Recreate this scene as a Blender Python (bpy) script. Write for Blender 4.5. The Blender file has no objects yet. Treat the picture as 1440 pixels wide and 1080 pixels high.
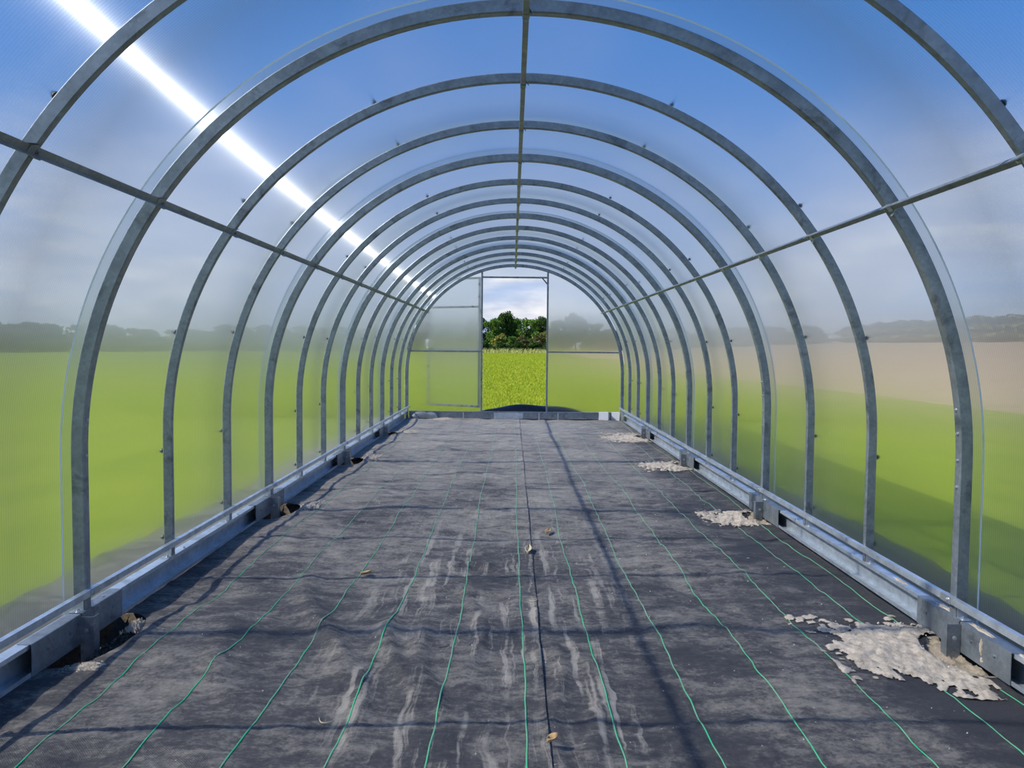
import bpy, bmesh, math, random
import numpy as np
from mathutils import Vector, Matrix

random.seed(4)
rng = np.random.default_rng(7)
C = bpy.context.scene.collection
sc = bpy.context.scene

# ------------------------------------------------------------------ camera
F_PX = 1080.0
CAMX, CAMZ = -0.035, 1.0
cam_d = bpy.data.cameras.new('camera')
cam_d.sensor_fit = 'HORIZONTAL'
cam_d.sensor_width = 36.0
cam_d.lens = 36.0 * F_PX / 1440.0
cam_d.clip_end = 2000
cam_d.clip_start = 0.02
cam = bpy.data.objects.new('camera', cam_d)
C.objects.link(cam)
cam.location = (CAMX, 0, CAMZ)
PITCH = math.atan((540 - 487) / F_PX)
ROLL = math.radians(0.5)
cam.matrix_world = (Matrix.Translation((CAMX, 0, CAMZ)) @ Matrix.Rotation(math.pi / 2 - PITCH, 4, 'X')
                    @ Matrix.Rotation(ROLL, 4, 'Z'))
sc.camera = cam

# ------------------------------------------------------------------ view / exposure
sc.view_settings.view_transform = 'Standard'
sc.view_settings.look = 'None'
sc.view_settings.gamma = 1.0
sc.view_settings.use_curve_mapping = False
sc.view_settings.exposure = 0.0
sc.cycles.use_denoising = True
sc.cycles.max_bounces = 14
sc.cycles.transparent_max_bounces = 24
sc.cycles.diffuse_bounces = 3
sc.cycles.glossy_bounces = 3
sc.cycles.transmission_bounces = 8
sc.cycles.caustics_reflective = False
sc.cycles.sample_clamp_indirect = 4.0

# ------------------------------------------------------------------ node helper
class N:
    def __init__(s, tree):
        s.t = tree; tree.nodes.clear()
    def n(s, typ, props=None, **inp):
        nd = s.t.nodes.new(typ)
        for k, v in (props or {}).items(): setattr(nd, k, v)
        for k, v in inp.items():
            key = int(k[1:]) if k[0] == 'i' and k[1:].isdigit() else k.replace('_', ' ')
            s.set(nd, key, v)
        return nd
    def set(s, nd, key, v):
        if isinstance(v, bpy.types.NodeSocket): s.t.links.new(v, nd.inputs[key])
        elif isinstance(v, bpy.types.Node): s.t.links.new(v.outputs[0], nd.inputs[key])
        else: nd.inputs[key].default_value = v
    def math(s, op, a, b=0.0, c=None, clamp=False):
        nd = s.t.nodes.new('ShaderNodeMath'); nd.operation = op; nd.use_clamp = clamp
        s.set(nd, 0, a); s.set(nd, 1, b)
        if c is not None: s.set(nd, 2, c)
        return nd.outputs[0]
    def vmath(s, op, a, b=(0, 0, 0)):
        nd = s.t.nodes.new('ShaderNodeVectorMath'); nd.operation = op
        s.set(nd, 0, a)
        if b is not None: s.set(nd, 1, b)
        return nd.outputs['Value'] if op in ('DOT_PRODUCT', 'LENGTH') else nd.outputs[0]
    def ramp(s, fac, stops, interp='LINEAR'):
        nd = s.t.nodes.new('ShaderNodeValToRGB'); nd.color_ramp.interpolation = interp
        el = nd.color_ramp.elements
        while len(el) < len(stops): el.new(0.5)
        for e, (p, c) in zip(el, stops):
            e.position = p
            e.color = (c, c, c, 1) if not hasattr(c, '__len__') else (*c[:3], 1)
        s.set(nd, 0, fac)
        return nd.outputs[0]
    def mix(s, fac, a, b, blend='MIX'):
        nd = s.t.nodes.new('ShaderNodeMix'); nd.data_type = 'RGBA'; nd.blend_type = blend
        s.set(nd, 0, fac); s.set(nd, 6, a if not isinstance(a, tuple) else (*a[:3], 1))
        s.set(nd, 7, b if not isinstance(b, tuple) else (*b[:3], 1))
        return nd.outputs[2]
    def noise(s, vec, scale, detail=3, rough=0.55, dist=0.0):
        nd = s.t.nodes.new('ShaderNodeTexNoise')
        s.set(nd, 'Vector', vec); nd.inputs['Scale'].default_value = scale
        nd.inputs['Detail'].default_value = detail; nd.inputs['Roughness'].default_value = rough
        nd.inputs['Distortion'].default_value = dist
        return nd.outputs[0]
    def scale(s, vec, sx, sy, sz):
        return s.vmath('MULTIPLY', vec, (sx, sy, sz))

# ------------------------------------------------------------------ sky
world = bpy.data.worlds.new('sky'); sc.world = world; world.use_nodes = True
w = N(world.node_tree)
tc = w.n('ShaderNodeTexCoord')
dirv = w.vmath('NORMALIZE', tc.outputs['Generated'])
sep = w.n('ShaderNodeSeparateXYZ', i0=dirv)
zz = w.math('MAXIMUM', sep.outputs[2], 0.0)
base = w.ramp(zz, [(0.0, (0.52, 0.66, 0.90)), (0.10, (0.36, 0.53, 0.86)), (0.30, (0.075, 0.28, 0.76)),
                   (0.52, (0.022, 0.195, 0.62)), (1.0, (0.022, 0.15, 0.54))])
den = w.math('ADD', zz, 0.18)
px = w.math('DIVIDE', sep.outputs[0], den); py = w.math('DIVIDE', sep.outputs[1], den)
pv = w.n('ShaderNodeCombineXYZ', i0=px, i1=py, i2=0.0)
cn = w.noise(pv.outputs[0], 1.05, 5, 0.55, 0.3)
low = w.ramp(zz, [(0.0, 0.24), (0.13, 0.20), (0.30, 0.06), (0.6, 0.0), (1.0, 0.0)])
cov = w.math('ADD', cn, low)
cl = w.ramp(cov, [(0.53, 0.0), (0.70, 0.60), (0.82, 1.0)])
cn2 = w.noise(w.scale(dirv, 9, 9, 34), 1.0, 5, 0.55, 0.2)
cloudcol = w.ramp(cn2, [(0.30, (0.46, 0.53, 0.70)), (0.48, (0.66, 0.70, 0.82)), (0.62, (0.96, 0.96, 0.98))])
cloud_hi = w.mix(w.ramp(zz, [(0.12, 0.0), (0.4, 1.0)]), cloudcol, (0.46, 0.50, 0.74))
cfac = w.math('MULTIPLY', cl, w.ramp(zz, [(0.15, 1.0), (0.45, 0.72), (1.0, 0.6)]))
skycol = w.mix(cfac, base, cloud_hi)
bg = w.n('ShaderNodeBackground', Color=skycol, Strength=1.0)
wo = w.n('ShaderNodeOutputWorld', Surface=bg)

# ------------------------------------------------------------------ sun (low-ish on the left, square across the tunnel)
sun_d = bpy.data.lights.new('sun', 'SUN')
sun_d.energy = 6.2
sun_d.color = (1.0, 0.95, 0.86)
sun_d.angle = math.radians(0.55)
sun = bpy.data.objects.new('sun', sun_d); C.objects.link(sun)
SE = math.radians(42.1)
sdir = Vector((-math.cos(SE), -0.045, math.sin(SE)))
sun.rotation_euler = sdir.to_track_quat('Z', 'Y').to_euler()

# ------------------------------------------------------------------ materials
def mat(name):
    m = bpy.data.materials.new(name); m.use_nodes = True
    return m, N(m.node_tree)

def simple(name, col, rough=0.6, metal=0.0, var=0.12, nscale=8, bump=0.0):
    m, k = mat(name)
    t = k.n('ShaderNodeTexCoord')
    nz = k.noise(t.outputs['Object'], nscale, 4, 0.6)
    lo = tuple(c * (1 - var) for c in col); hi = tuple(min(1, c * (1 + var)) for c in col)
    c = k.ramp(nz, [(0.3, lo), (0.7, hi)])
    p = k.n('ShaderNodeBsdfPrincipled', Base_Color=c, Roughness=rough, Metallic=metal)
    if bump:
        b = k.n('ShaderNodeBump', Strength=bump, Distance=0.01, Height=nz)
        k.set(p, 'Normal', b.outputs[0])
    k.n('ShaderNodeOutputMaterial', Surface=p)
    return m

def zinc(name, col=(0.46, 0.50, 0.54), rough=0.42, metal=0.75, stain=0.6):
    m, k = mat(name)
    t = k.n('ShaderNodeNewGeometry')
    pos = t.outputs['Position']
    n1 = k.noise(pos, 14, 4, 0.6)
    n2 = k.noise(pos, 60, 3, 0.6)
    v = k.n('ShaderNodeTexVoronoi', Vector=pos, Scale=90.0)
    c = k.ramp(n1, [(0.3, tuple(x * 0.8 for x in col)), (0.7, tuple(min(1, x * 1.18) for x in col))])
    vb = k.n('ShaderNodeSeparateXYZ', i0=v.outputs['Color'])
    c = k.mix(0.16, c, k.ramp(vb.outputs[0], [(0, (0.2, 0.2, 0.2)), (1, (0.8, 0.8, 0.8))]), 'OVERLAY')
    sm = k.ramp(k.noise(pos, 9, 6, 0.7, 0.6), [(0.55, 0.0), (0.66, stain), (0.8, stain)])
    c = k.mix(sm, c, (0.13, 0.14, 0.15))
    r = k.ramp(n2, [(0.2, rough - 0.1), (0.8, rough + 0.12)])
    b = k.n('ShaderNodeBump', Strength=0.15, Distance=0.002, Height=n2)
    p = k.n('ShaderNodeBsdfPrincipled', Base_Color=c, Roughness=r, Metallic=metal, Normal=b.outputs[0])
    k.n('ShaderNodeOutputMaterial', Surface=p)
    return m

def sheet(name, flat=False, clear=0.5, col=(0.86, 0.89, 0.91)):
    """clear fluted plastic: part of the light goes straight on, part is spread across the flutes"""
    m, k = mat(name)
    g = k.n('ShaderNodeNewGeometry')
    pos = g.outputs['Position']
    s = k.n('ShaderNodeSeparateXYZ', i0=pos)
    if flat:
        tan = k.n('ShaderNodeCombineXYZ', i0=0.0, i1=0.0, i2=1.0).outputs[0]
        across = s.outputs[0]
        stv = k.scale(pos, 55, 0, 0.8)
    else:
        tan = k.vmath('NORMALIZE', k.vmath('CROSS_PRODUCT', g.outputs['Normal'], (0, 1, 0)))
        across = s.outputs[1]
        ang = k.math('ARCTAN2', k.math('SUBTRACT', s.outputs[2], 0.62), s.outputs[0])
        stv = k.n('ShaderNodeCombineXYZ', i0=k.math('MULTIPLY', ang, 1.6), i1=k.math('MULTIPLY', across, 60.0), i2=0.0).outputs[0]
    streak = k.noise(stv, 1.0, 4, 0.7)
    st = k.ramp(streak, [(0.35, 0.0), (0.75, 1.0)])
    flute = k.math('SINE', k.math('MULTIPLY', across, 2 * math.pi / 0.0105))
    fl = k.math('GREATER_THAN', flute, 0.72)
    narrow = k.n('ShaderNodeBsdfHair', {'component': 'Transmission'}, Color=(*col, 1), Offset=0.0, RoughnessU=0.006 if flat else 0.0055, RoughnessV=0.085, Tangent=tan)
    wide = k.n('ShaderNodeBsdfHair', {'component': 'Transmission'}, Color=(*col, 1), Offset=0.0, RoughnessU=0.0022, RoughnessV=0.9, Tangent=tan)
    clr = k.n('ShaderNodeBsdfTransparent', Color=(0.93, 0.95, 0.955, 1))
    wf = k.math('ADD', 0.03, k.math('MULTIPLY', st, 0.03))
    hair = k.n('ShaderNodeMixShader', i0=wf, i1=narrow, i2=wide)
    if flat:
        hf = k.math('ADD', 1.0 - clear, k.math('MULTIPLY', fl, 0.16))
    else:
        # the webs between the flutes stand across the tunnel's length: light crossing them obliquely is spread, light along them passes
        ob = k.math('ABSOLUTE', k.vmath('DOT_PRODUCT', g.outputs['Incoming'], (0, 1, 0)))
        hf = k.math('ADD', k.ramp(ob, [(0.0, 0.36), (0.6, 0.44), (0.78, 0.50), (0.88, 0.74), (1.0, 0.93)]), k.math('MULTIPLY', fl, 0.14), clamp=True)
    core = k.n('ShaderNodeMixShader', i0=hf, i1=clr, i2=hair)
    cosv = k.math('ABSOLUTE', k.vmath('DOT_PRODUCT', g.outputs['Incoming'], g.outputs['Normal']))
    fr = k.math('ADD', 0.02, k.math('MULTIPLY', k.math('POWER', k.math('SUBTRACT', 1.0, cosv), 4.0), 0.30))
    gl = k.n('ShaderNodeBsdfGlossy', Color=(1, 1, 1, 1), Roughness=0.30)
    out = k.n('ShaderNodeMixShader', i0=fr, i1=core, i2=gl)
    k.n('ShaderNodeOutputMaterial', Surface=out)
    return m

def clearskin(name):
    m, k = mat(name)
    clr = k.n('ShaderNodeBsdfTransparent', Color=(0.985, 0.99, 0.99, 1))
    k.n('ShaderNodeOutputMaterial', Surface=clr)
    return m

M = {}
M['zinc'] = zinc('galvanised_steel', (0.285, 0.32, 0.355), 0.45, 0.7, 0.75)
M['zinc_dark'] = zinc('galvanised_purlin', (0.30, 0.33, 0.36), 0.5, 0.6, 0.3)
M['zinc_light'] = zinc('bright_galvanised_sheet', (0.60, 0.66, 0.72), 0.38, 0.7, 0.25)
M['sunlit_white'] = simple('sunlit_white', (0.85, 0.86, 0.88), 0.5, 0.0, 0.05)  # white stands in for sun on the zinc corner plates and door handle
M['bolt'] = simple('dark_bolt', (0.07, 0.08, 0.09), 0.5, 0.4)
M['boltz'] = simple('zinc_bolt', (0.6, 0.62, 0.64), 0.35, 0.8)
M['sheet'] = sheet('fluted_polycarbonate', False, 0.57)
M['sheet_end'] = sheet('fluted_polycarbonate_end', True, 0.22, (0.95, 0.97, 0.97))
M['skin'] = clearskin('clear_outer_skin')
M['edge'] = simple('sheet_edge', (0.72, 0.80, 0.84), 0.35, 0.0, 0.03)
M['leaf_dry'] = simple('dry_leaf', (0.50, 0.33, 0.16), 0.8, 0, 0.25, 60)
M['straw'] = simple('dry_straw', (0.55, 0.47, 0.30), 0.8, 0, 0.25, 60)
M['stone'] = simple('pale_stone', (0.62, 0.58, 0.52), 0.9, 0, 0.25, 60)
M['film'] = simple('black_plastic_film', (0.008, 0.008, 0.010), 0.38, 0, 0.2, 30)
M['greyfilm'] = simple('grey_plastic_film', (0.20, 0.22, 0.24), 0.4, 0, 0.3, 60)

# fabric
def fabric_mat():
    m, k = mat('woven_ground_cover')
    g = k.n('ShaderNodeNewGeometry'); pos = g.outputs['Position']
    s = k.n('ShaderNodeSeparateXYZ', i0=pos)
    # dust: broad blotches, ragged cross streaks, a few long drag streaks in the walked middle
    n1 = k.noise(pos, 1.6, 5, 0.65, 0.4)
    n2 = k.noise(k.scale(pos, 1.0, 2.6, 1), 3.6, 10, 0.78, 0.4)
    n5 = k.noise(k.scale(pos, 1.0, 1.6, 1), 11.0, 8, 0.75, 0.2)
    n4 = k.noise(pos, 60, 5, 0.78)
    wob = k.noise(pos, 5.0, 3, 0.6)
    warp = k.n('ShaderNodeCombineXYZ', i0=k.math('MULTIPLY', k.math('SUBTRACT', wob, 0.5), 0.06), i1=0.0, i2=0.0)
    n3 = k.noise(k.scale(k.vmath('ADD', pos, warp.outputs[0]), 20, 0.8, 1), 1.4, 5, 0.6, 0.0)
    n3 = k.ramp(n3, [(0.52, 0.0), (0.60, 0.6), (0.68, 1.0)])
    mid = k.ramp(k.math('ABSOLUTE', k.math('ADD', s.outputs[0], 0.08)), [(0.0, 1.0), (0.36, 0.9), (0.62, 0.0)])
    near = k.ramp(k.math('DIVIDE', s.outputs[1], 10.0), [(0.15, 1.0), (0.33, 1.0), (0.48, 0.15)])
    msk = k.ramp(k.noise(pos, 2.7, 4, 0.65), [(0.40, 0.0), (0.54, 1.0)])
    d = k.math('ADD', k.math('MULTIPLY', n1, 0.34), k.math('MULTIPLY', n2, 0.36))
    d = k.math('ADD', d, k.math('MULTIPLY', n5, 0.30))
    d = k.math('ADD', d, k.math('MULTIPLY', n4, 0.26))
    d = k.math('SUBTRACT', d, 0.145)
    d = k.math('ADD', d, k.math('MULTIPLY', k.math('MULTIPLY', k.math('MULTIPLY', n3, mid), k.math('MULTIPLY', near, msk)), 0.26))
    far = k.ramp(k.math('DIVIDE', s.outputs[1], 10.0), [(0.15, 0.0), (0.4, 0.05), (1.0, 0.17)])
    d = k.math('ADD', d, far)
    # cleaner dark strips along both sides
    side = k.ramp(k.math('DIVIDE', s.outputs[0], 1.5), [(0.62, 0.0), (0.80, 0.07), (1.0, 0.12)])
    d = k.math('SUBTRACT', d, side)
    dust = k.ramp(d, [(0.43, 0.02), (0.49, 0.10), (0.555, 0.42), (0.66, 0.80), (0.80, 1.0)])
    col = k.mix(dust, (0.036, 0.036, 0.044), (0.45, 0.405, 0.345))
    # little pale specks
    v = k.n('ShaderNodeTexVoronoi', Vector=pos, Scale=14.0)
    sp = k.math('LESS_THAN', v.outputs['Distance'], 0.035)
    col = k.mix(k.math('MULTIPLY', sp, 0.7), col, (0.5, 0.48, 0.44))
    # weave relief
    wx = k.math('SINE', k.math('MULTIPLY', s.outputs[0], 2 * math.pi / 0.006))
    wy = k.math('SINE', k.math('MULTIPLY', s.outputs[1], 2 * math.pi / 0.006))
    wv = k.math('MULTIPLY', wx, wy)
    h = k.math('ADD', k.math('MULTIPLY', wv, 0.18), k.math('MULTIPLY', n4, 1.6))
    b1 = k.n('ShaderNodeBump', Strength=0.8, Distance=0.004, Height=h)
    rn = k.noise(k.scale(pos, 1.0, 1.5, 1), 7.0, 3, 0.5, 0.6)
    ridge = k.math('SUBTRACT', 1.0, k.math('MULTIPLY', k.math('ABSOLUTE', k.math('SUBTRACT', rn, 0.5)), 6.0), clamp=True)
    hh = k.math('ADD', k.math('MULTIPLY', n2, 1.2), k.math('MULTIPLY', ridge, 0.30))
    hh = k.math('ADD', hh, k.math('MULTIPLY', n5, 0.5))
    b2 = k.n('ShaderNodeBump', Strength=0.7, Distance=0.018, Height=hh, Normal=b1.outputs[0])
    p = k.n('ShaderNodeBsdfPrincipled', Base_Color=col, Roughness=0.62, Normal=b2.outputs[0])
    k.set(p, 'Specular IOR Level', 0.3)
    k.n('ShaderNodeOutputMaterial', Surface=p)
    return m
M['fabric'] = fabric_mat()

def thread_mat():
    m, k = mat('green_marker_thread')
    g = k.n('ShaderNodeNewGeometry'); pos = g.outputs['Position']
    s = k.n('ShaderNodeSeparateXYZ', i0=pos)
    n1 = k.noise(pos, 5, 5, 0.7)
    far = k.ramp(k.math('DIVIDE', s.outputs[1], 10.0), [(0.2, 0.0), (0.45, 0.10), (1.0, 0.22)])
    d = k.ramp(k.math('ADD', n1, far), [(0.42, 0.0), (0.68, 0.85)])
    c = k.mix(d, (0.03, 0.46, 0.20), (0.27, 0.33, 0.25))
    p = k.n('ShaderNodeBsdfPrincipled', Base_Color=c, Roughness=0.5)
    k.n('ShaderNodeOutputMaterial', Surface=p)
    return m
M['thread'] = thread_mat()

def soil_mat(name, a, b, scale=30):
    m, k = mat(name)
    g = k.n('ShaderNodeNewGeometry'); pos = g.outputs['Position']
    n1 = k.noise(pos, scale, 6, 0.75)
    c = k.ramp(n1, [(0.3, a), (0.62, b)])
    bp = k.n('ShaderNodeBump', Strength=0.8, Distance=0.01, Height=n1)
    p = k.n('ShaderNodeBsdfPrincipled', Base_Color=c, Roughness=0.95, Normal=bp.outputs[0])
    k.n('ShaderNodeOutputMaterial', Surface=p)
    return m
M['soil'] = soil_mat('dark_soil', (0.03, 0.024, 0.018), (0.15, 0.12, 0.09), 40)
M['sand'] = soil_mat('pale_sand', (0.30, 0.25, 0.19), (0.62, 0.53, 0.43), 30)
M['concrete'] = soil_mat('damp_sandy_concrete', (0.20, 0.165, 0.12), (0.40, 0.33, 0.25), 26)

def grass_mat(name, blade=False):
    m, k = mat(name)
    g = k.n('ShaderNodeNewGeometry'); pos = g.outputs['Position']
    n1 = k.noise(pos, 0.12, 4, 0.6)
    n2 = k.noise(k.scale(pos, 1, 0.35, 1), 2.2, 5, 0.7)
    c = k.ramp(n1, [(0.35, (0.185, 0.265, 0.016)), (0.65, (0.29, 0.335, 0.022))])
    c2 = k.ramp(n2, [(0.35, (0.13, 0.22, 0.014)), (0.6, (0.31, 0.36, 0.03))])
    c = k.mix(0.5, c, c2)
    if blade:
        r = g.outputs['Random Per Island']
        c = k.mix(0.6, c, k.ramp(r, [(0.0, (0.22, 0.34, 0.015)), (0.45, (0.56, 0.66, 0.04)), (1.0, (0.95, 0.92, 0.20))]))
        d = k.n('ShaderNodeBsdfDiffuse', Color=c)
        t = k.n('ShaderNodeBsdfTranslucent', Color=c)
        o = k.n('ShaderNodeMixShader', i0=0.4, i1=d, i2=t)
    else:
        o = k.n('ShaderNodeBsdfPrincipled', Base_Color=c, Roughness=0.95)
        k.set(o, 'Specular IOR Level', 0.1)
    k.n('ShaderNodeOutputMaterial', Surface=o)
    return m
M['field'] = grass_mat('meadow_grass')
M['blade'] = grass_mat('grass_blades', True)
M['brownfield'] = soil_mat('brown_stubble', (0.36, 0.25, 0.15), (0.52, 0.37, 0.24), 0.5)

def foliage(name, dark, light):
    m, k = mat(name)
    g = k.n('ShaderNodeNewGeometry')
    c = k.ramp(g.outputs['Random Per Island'], [(0.0, dark), (0.75, light), (1.0, tuple(min(1, x * 1.5) for x in light))])
    d = k.n('ShaderNodeBsdfDiffuse', Color=c); t = k.n('ShaderNodeBsdfTranslucent', Color=c)
    o = k.n('ShaderNodeMixShader', i0=0.25, i1=d, i2=t)
    k.n('ShaderNodeOutputMaterial', Surface=o)
    return m
M['leaf_dark'] = foliage('dark_foliage', (0.020, 0.048, 0.014), (0.085, 0.16, 0.045))
M['leaf_mid'] = foliage('green_foliage', (0.045, 0.10, 0.02), (0.18, 0.31, 0.06))
M['leaf_yellow'] = foliage('olive_foliage', (0.09, 0.10, 0.02), (0.38, 0.37, 0.10))
M['leaf_brown'] = foliage('bronze_foliage', (0.06, 0.07, 0.025), (0.24, 0.23, 0.09))
M['bark'] = simple('bark', (0.10, 0.075, 0.05), 0.9, 0, 0.3, 6)
M['pale_grass'] = simple('pale_long_grass', (0.60, 0.60, 0.22), 0.9, 0, 0.3, 3)

# ------------------------------------------------------------------ mesh helpers
def link(name, me, mats, parent=None, smooth=False):
    o = bpy.data.objects.new(name, me); C.objects.link(o)
    for mm in (mats if isinstance(mats, (list, tuple)) else [mats]): me.materials.append(M[mm])
    if parent is not None: o.parent = parent
    if smooth:
        me.polygons.foreach_set('use_smooth', [True] * len(me.polygons))
    return o
def from_bm(name, bm, mats, parent=None, smooth=False):
    bmesh.ops.recalc_face_normals(bm, faces=bm.faces)
    me = bpy.data.meshes.new(name); bm.to_mesh(me); bm.free()
    return link(name, me, mats, parent, smooth)
def from_arr(name, v, f, mats, parent=None, smooth=False):
    me = bpy.data.meshes.new(name)
    v = np.asarray(v, dtype=np.float32); f = np.asarray(f, dtype=np.int32)
    me.vertices.add(len(v)); me.vertices.foreach_set('co', v.ravel())
    n = f.shape[1]
    me.loops.add(f.size); me.loops.foreach_set('vertex_index', f.ravel())
    me.polygons.add(len(f)); me.polygons.foreach_set('loop_start', np.arange(0, f.size, n, dtype=np.int32))
    me.polygons.foreach_set('loop_total', np.full(len(f), n, dtype=np.int32))
    me.update(calc_edges=True); me.validate()
    return link(name, me, mats, parent, smooth)
def tag(o, label=None, cat=None, group=None, kind=None):
    if label: o['label'] = label
    if cat: o['category'] = cat
    if group: o['group'] = group
    if kind: o['kind'] = kind
    return o
def empty(name, loc=(0, 0, 0)):
    o = bpy.data.objects.new(name, None); C.objects.link(o); o.location = loc
    o.empty_display_size = 0.05
    return o
def thing(name, label, cat, loc=(0, 0, 0), group=None):
    return tag(empty(name, loc), label, cat, group)
def part(o, root):
    """parent keeping the piece where it was modelled (roots carry location only)"""
    o.parent = root
    o.location = Vector(o.location) - Vector(root.location)
    return o
def box(bm, x0, x1, y0, y1, z0, z1, bev=0.0):
    vs = [bm.verts.new((x, y, z)) for x in (x0, x1) for y in (y0, y1) for z in (z0, z1)]
    fs = []
    for q in ((0, 1, 3, 2), (4, 6, 7, 5), (0, 4, 5, 1), (2, 3, 7, 6), (0, 2, 6, 4), (1, 5, 7, 3)):
        fs.append(bm.faces.new([vs[i] for i in q]))
    if bev:
        es = {e for f in fs for e in f.edges}
        bmesh.ops.bevel(bm, geom=list(es), offset=bev, segments=2, affect='EDGES', profile=0.7)
def extrude_y(bm, prof, y0, y1):
    """closed x-z profile swept along y"""
    a = [bm.verts.new((x, y0, z)) for x, z in prof]; b = [bm.verts.new((x, y1, z)) for x, z in prof]
    n = len(prof)
    for i in range(n): bm.faces.new((a[i], a[(i + 1) % n], b[(i + 1) % n], b[i]))
    bm.faces.new(a); bm.faces.new(b[::-1])
def extrude_x(bm, prof, x0, x1):
    a = [bm.verts.new((x0, y, z)) for y, z in prof]; b = [bm.verts.new((x1, y, z)) for y, z in prof]
    n = len(prof)
    for i in range(n): bm.faces.new((a[i], a[(i + 1) % n], b[(i + 1) % n], b[i]))
    bm.faces.new(a); bm.faces.new(b[::-1])
def bolt_bm(bm, p, d, r=0.007, h=0.006, washer=True):
    """hex head with a washer at p pointing along d"""
    d = Vector(d).normalized(); q = d.to_track_quat('Z', 'Y').to_matrix().to_4x4()
    T = Matrix.Translation(Vector(p)) @ q
    if washer:
        bmesh.ops.create_cone(bm, cap_ends=True, segments=12, radius1=r * 1.5, radius2=r * 1.4, depth=0.002,
                              matrix=T @ Matrix.Translation((0, 0, 0.001)))
    bmesh.ops.create_cone(bm, cap_ends=True, segments=6, radius1=r, radius2=r * 0.9, depth=h,
                          matrix=T @ Matrix.Translation((0, 0, 0.002 + h / 2)))
def thin_plate(bm, pts, t):
    """closed polygon plate with thickness vector t"""
    a = [bm.verts.new(p) for p in pts]; b = [bm.verts.new(Vector(p) + Vector(t)) for p in pts]
    n = len(pts)
    bm.faces.new(a); bm.faces.new(b[::-1])
    for i in range(n): bm.faces.new((a[i], a[(i + 1) % n], b[(i + 1) % n], b[i]))

# ------------------------------------------------------------------ geometry constants
Y0, PITCHY = 2.56, 0.6667            # first full arch, arch spacing
SPR, RI, RO = 0.62, 1.465, 1.505     # spring height, rib inner / outer radius
SILL = 0.10
RS = 1.511                           # sheet inner radius
YE = Y0 + 12 * PITCHY                # end arch
def ribY(k): return Y0 + k * PITCHY

def hole_list():
    L = []
    for k in (0, 3, 6, 9):
        L.append((-1.455, ribY(k) - 0.01, 0.150, 0.25 - 0.008 * k))
        L.append((1.455, ribY(k) - 0.09, 0.125, 0.17))
    return L
HOLES = hole_list()
JO = -0.055                          # sill joints sit a little in front of the lap ribs

_ph = rng.uniform(0, 6.28, (40,)); _an = rng.uniform(0, 6.28, (40,)); 
def floor_z(x, y):
    """height of the laid fabric"""
    x = np.asarray(x, float); y = np.asarray(y, float)
    z = np.zeros(np.broadcast(x, y).shape)
    for i in range(14):                                 # broad unevenness
        fq = 2.0 + 0.9 * i
        z = z + 0.0055 / (1 + 0.28 * i) * np.sin(fq * (np.cos(_an[i]) * x + np.sin(_an[i]) * y) + _ph[i])
    # cross ripples, stronger in patches
    m1 = 0.5 + 0.5 * np.sin(1.3 * y + 1.1 * x + 0.4)
    warp = 0.35 * np.sin(2.1 * x + _ph[3]) + 0.2 * np.sin(4.7 * x + 1.3 * y)
    z = z + 0.0030 * m1 * np.sin(17 * (y + warp)) + 0.0016 * np.sin(41 * (y + 0.6 * warp) + 3 * x)
    # long folds running towards the camera in the near left middle
    def bump(cx, cy, sx, sy): return np.exp(-((x - cx) / sx) ** 2 - ((y - cy) / sy) ** 2)
    for (cx, cy, wd, ln, amp, sl) in ((-0.40, 2.45, 0.030, 0.42, 0.024, 0.22), (-0.50, 2.20, 0.028, 0.32, 0.020, 0.30),
                                      (-0.29, 2.35, 0.026, 0.38, 0.020, 0.16), (-0.66, 2.55, 0.035, 0.35, 0.020, 0.35),
                                      (-0.80, 2.95, 0.045, 0.45, 0.016, 0.30), (-0.16, 2.6, 0.028, 0.50, 0.013, 0.05),
                                      (0.10, 2.3, 0.022, 0.9, 0.011, 0.0), (0.02, 2.6, 0.02, 0.6, 0.009, 0.02),
                                      (0.20, 2.1, 0.03, 0.5, 0.011, -0.02), (-0.92, 2.35, 0.035, 0.3, 0.014, 0.4)):
        xx = x - cx + sl * (y - cy) + 0.03 * np.sin(7 * y + cx * 9)
        z = z + amp * np.exp(-(xx / wd) ** 2 - ((y - cy) / ln) ** 2)
    # cross folds further away
    for (cx, cy, sx, wd, amp) in ((-0.22, 3.45, 0.20, 0.035, 0.022), (-0.30, 4.55, 0.16, 0.05, 0.020), (-0.35, 6.0, 0.18, 0.08, 0.022),
                                  (-0.25, 3.1, 0.25, 0.03, 0.016), (0.05, 7.2, 0.2, 0.06, 0.015), (0.5, 8.6, 0.2, 0.07, 0.02),
                                  (-0.10, 9.4, 0.12, 0.05, 0.02), (0.75, 2.62, 0.2, 0.05, 0.012), (0.9, 3.4, 0.25, 0.05, 0.010)):
        yy = y - cy + 0.25 * (x - cx) + 0.03 * np.sin(9 * x)
        z = z + amp * np.exp(-((x - cx) / sx) ** 2 - (yy / wd) ** 2)
    for i in range(14, 30):
        fq = 14 + 5.0 * (i - 14)
        z = z + 0.0011 / (1 + 0.12 * (i - 14)) * np.sin(fq * (np.cos(_an[i]) * x + np.sin(_an[i]) * y) + _ph[i] + 1.5 * np.sin(3 * x + 2.3 * y + i))
    # ridge above the holes
    for (cx, cy, a, b) in HOLES:
        e = np.sqrt(((x - cx) / a) ** 2 + ((y - cy) / b) ** 2)
        z = z + 0.005 * np.exp(-((e - 1.15) / 0.2) ** 2)
    edge = np.clip((1.44 - np.abs(x)) / 0.12, 0, 1)
    return z * (0.35 + 0.65 * edge)

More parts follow.
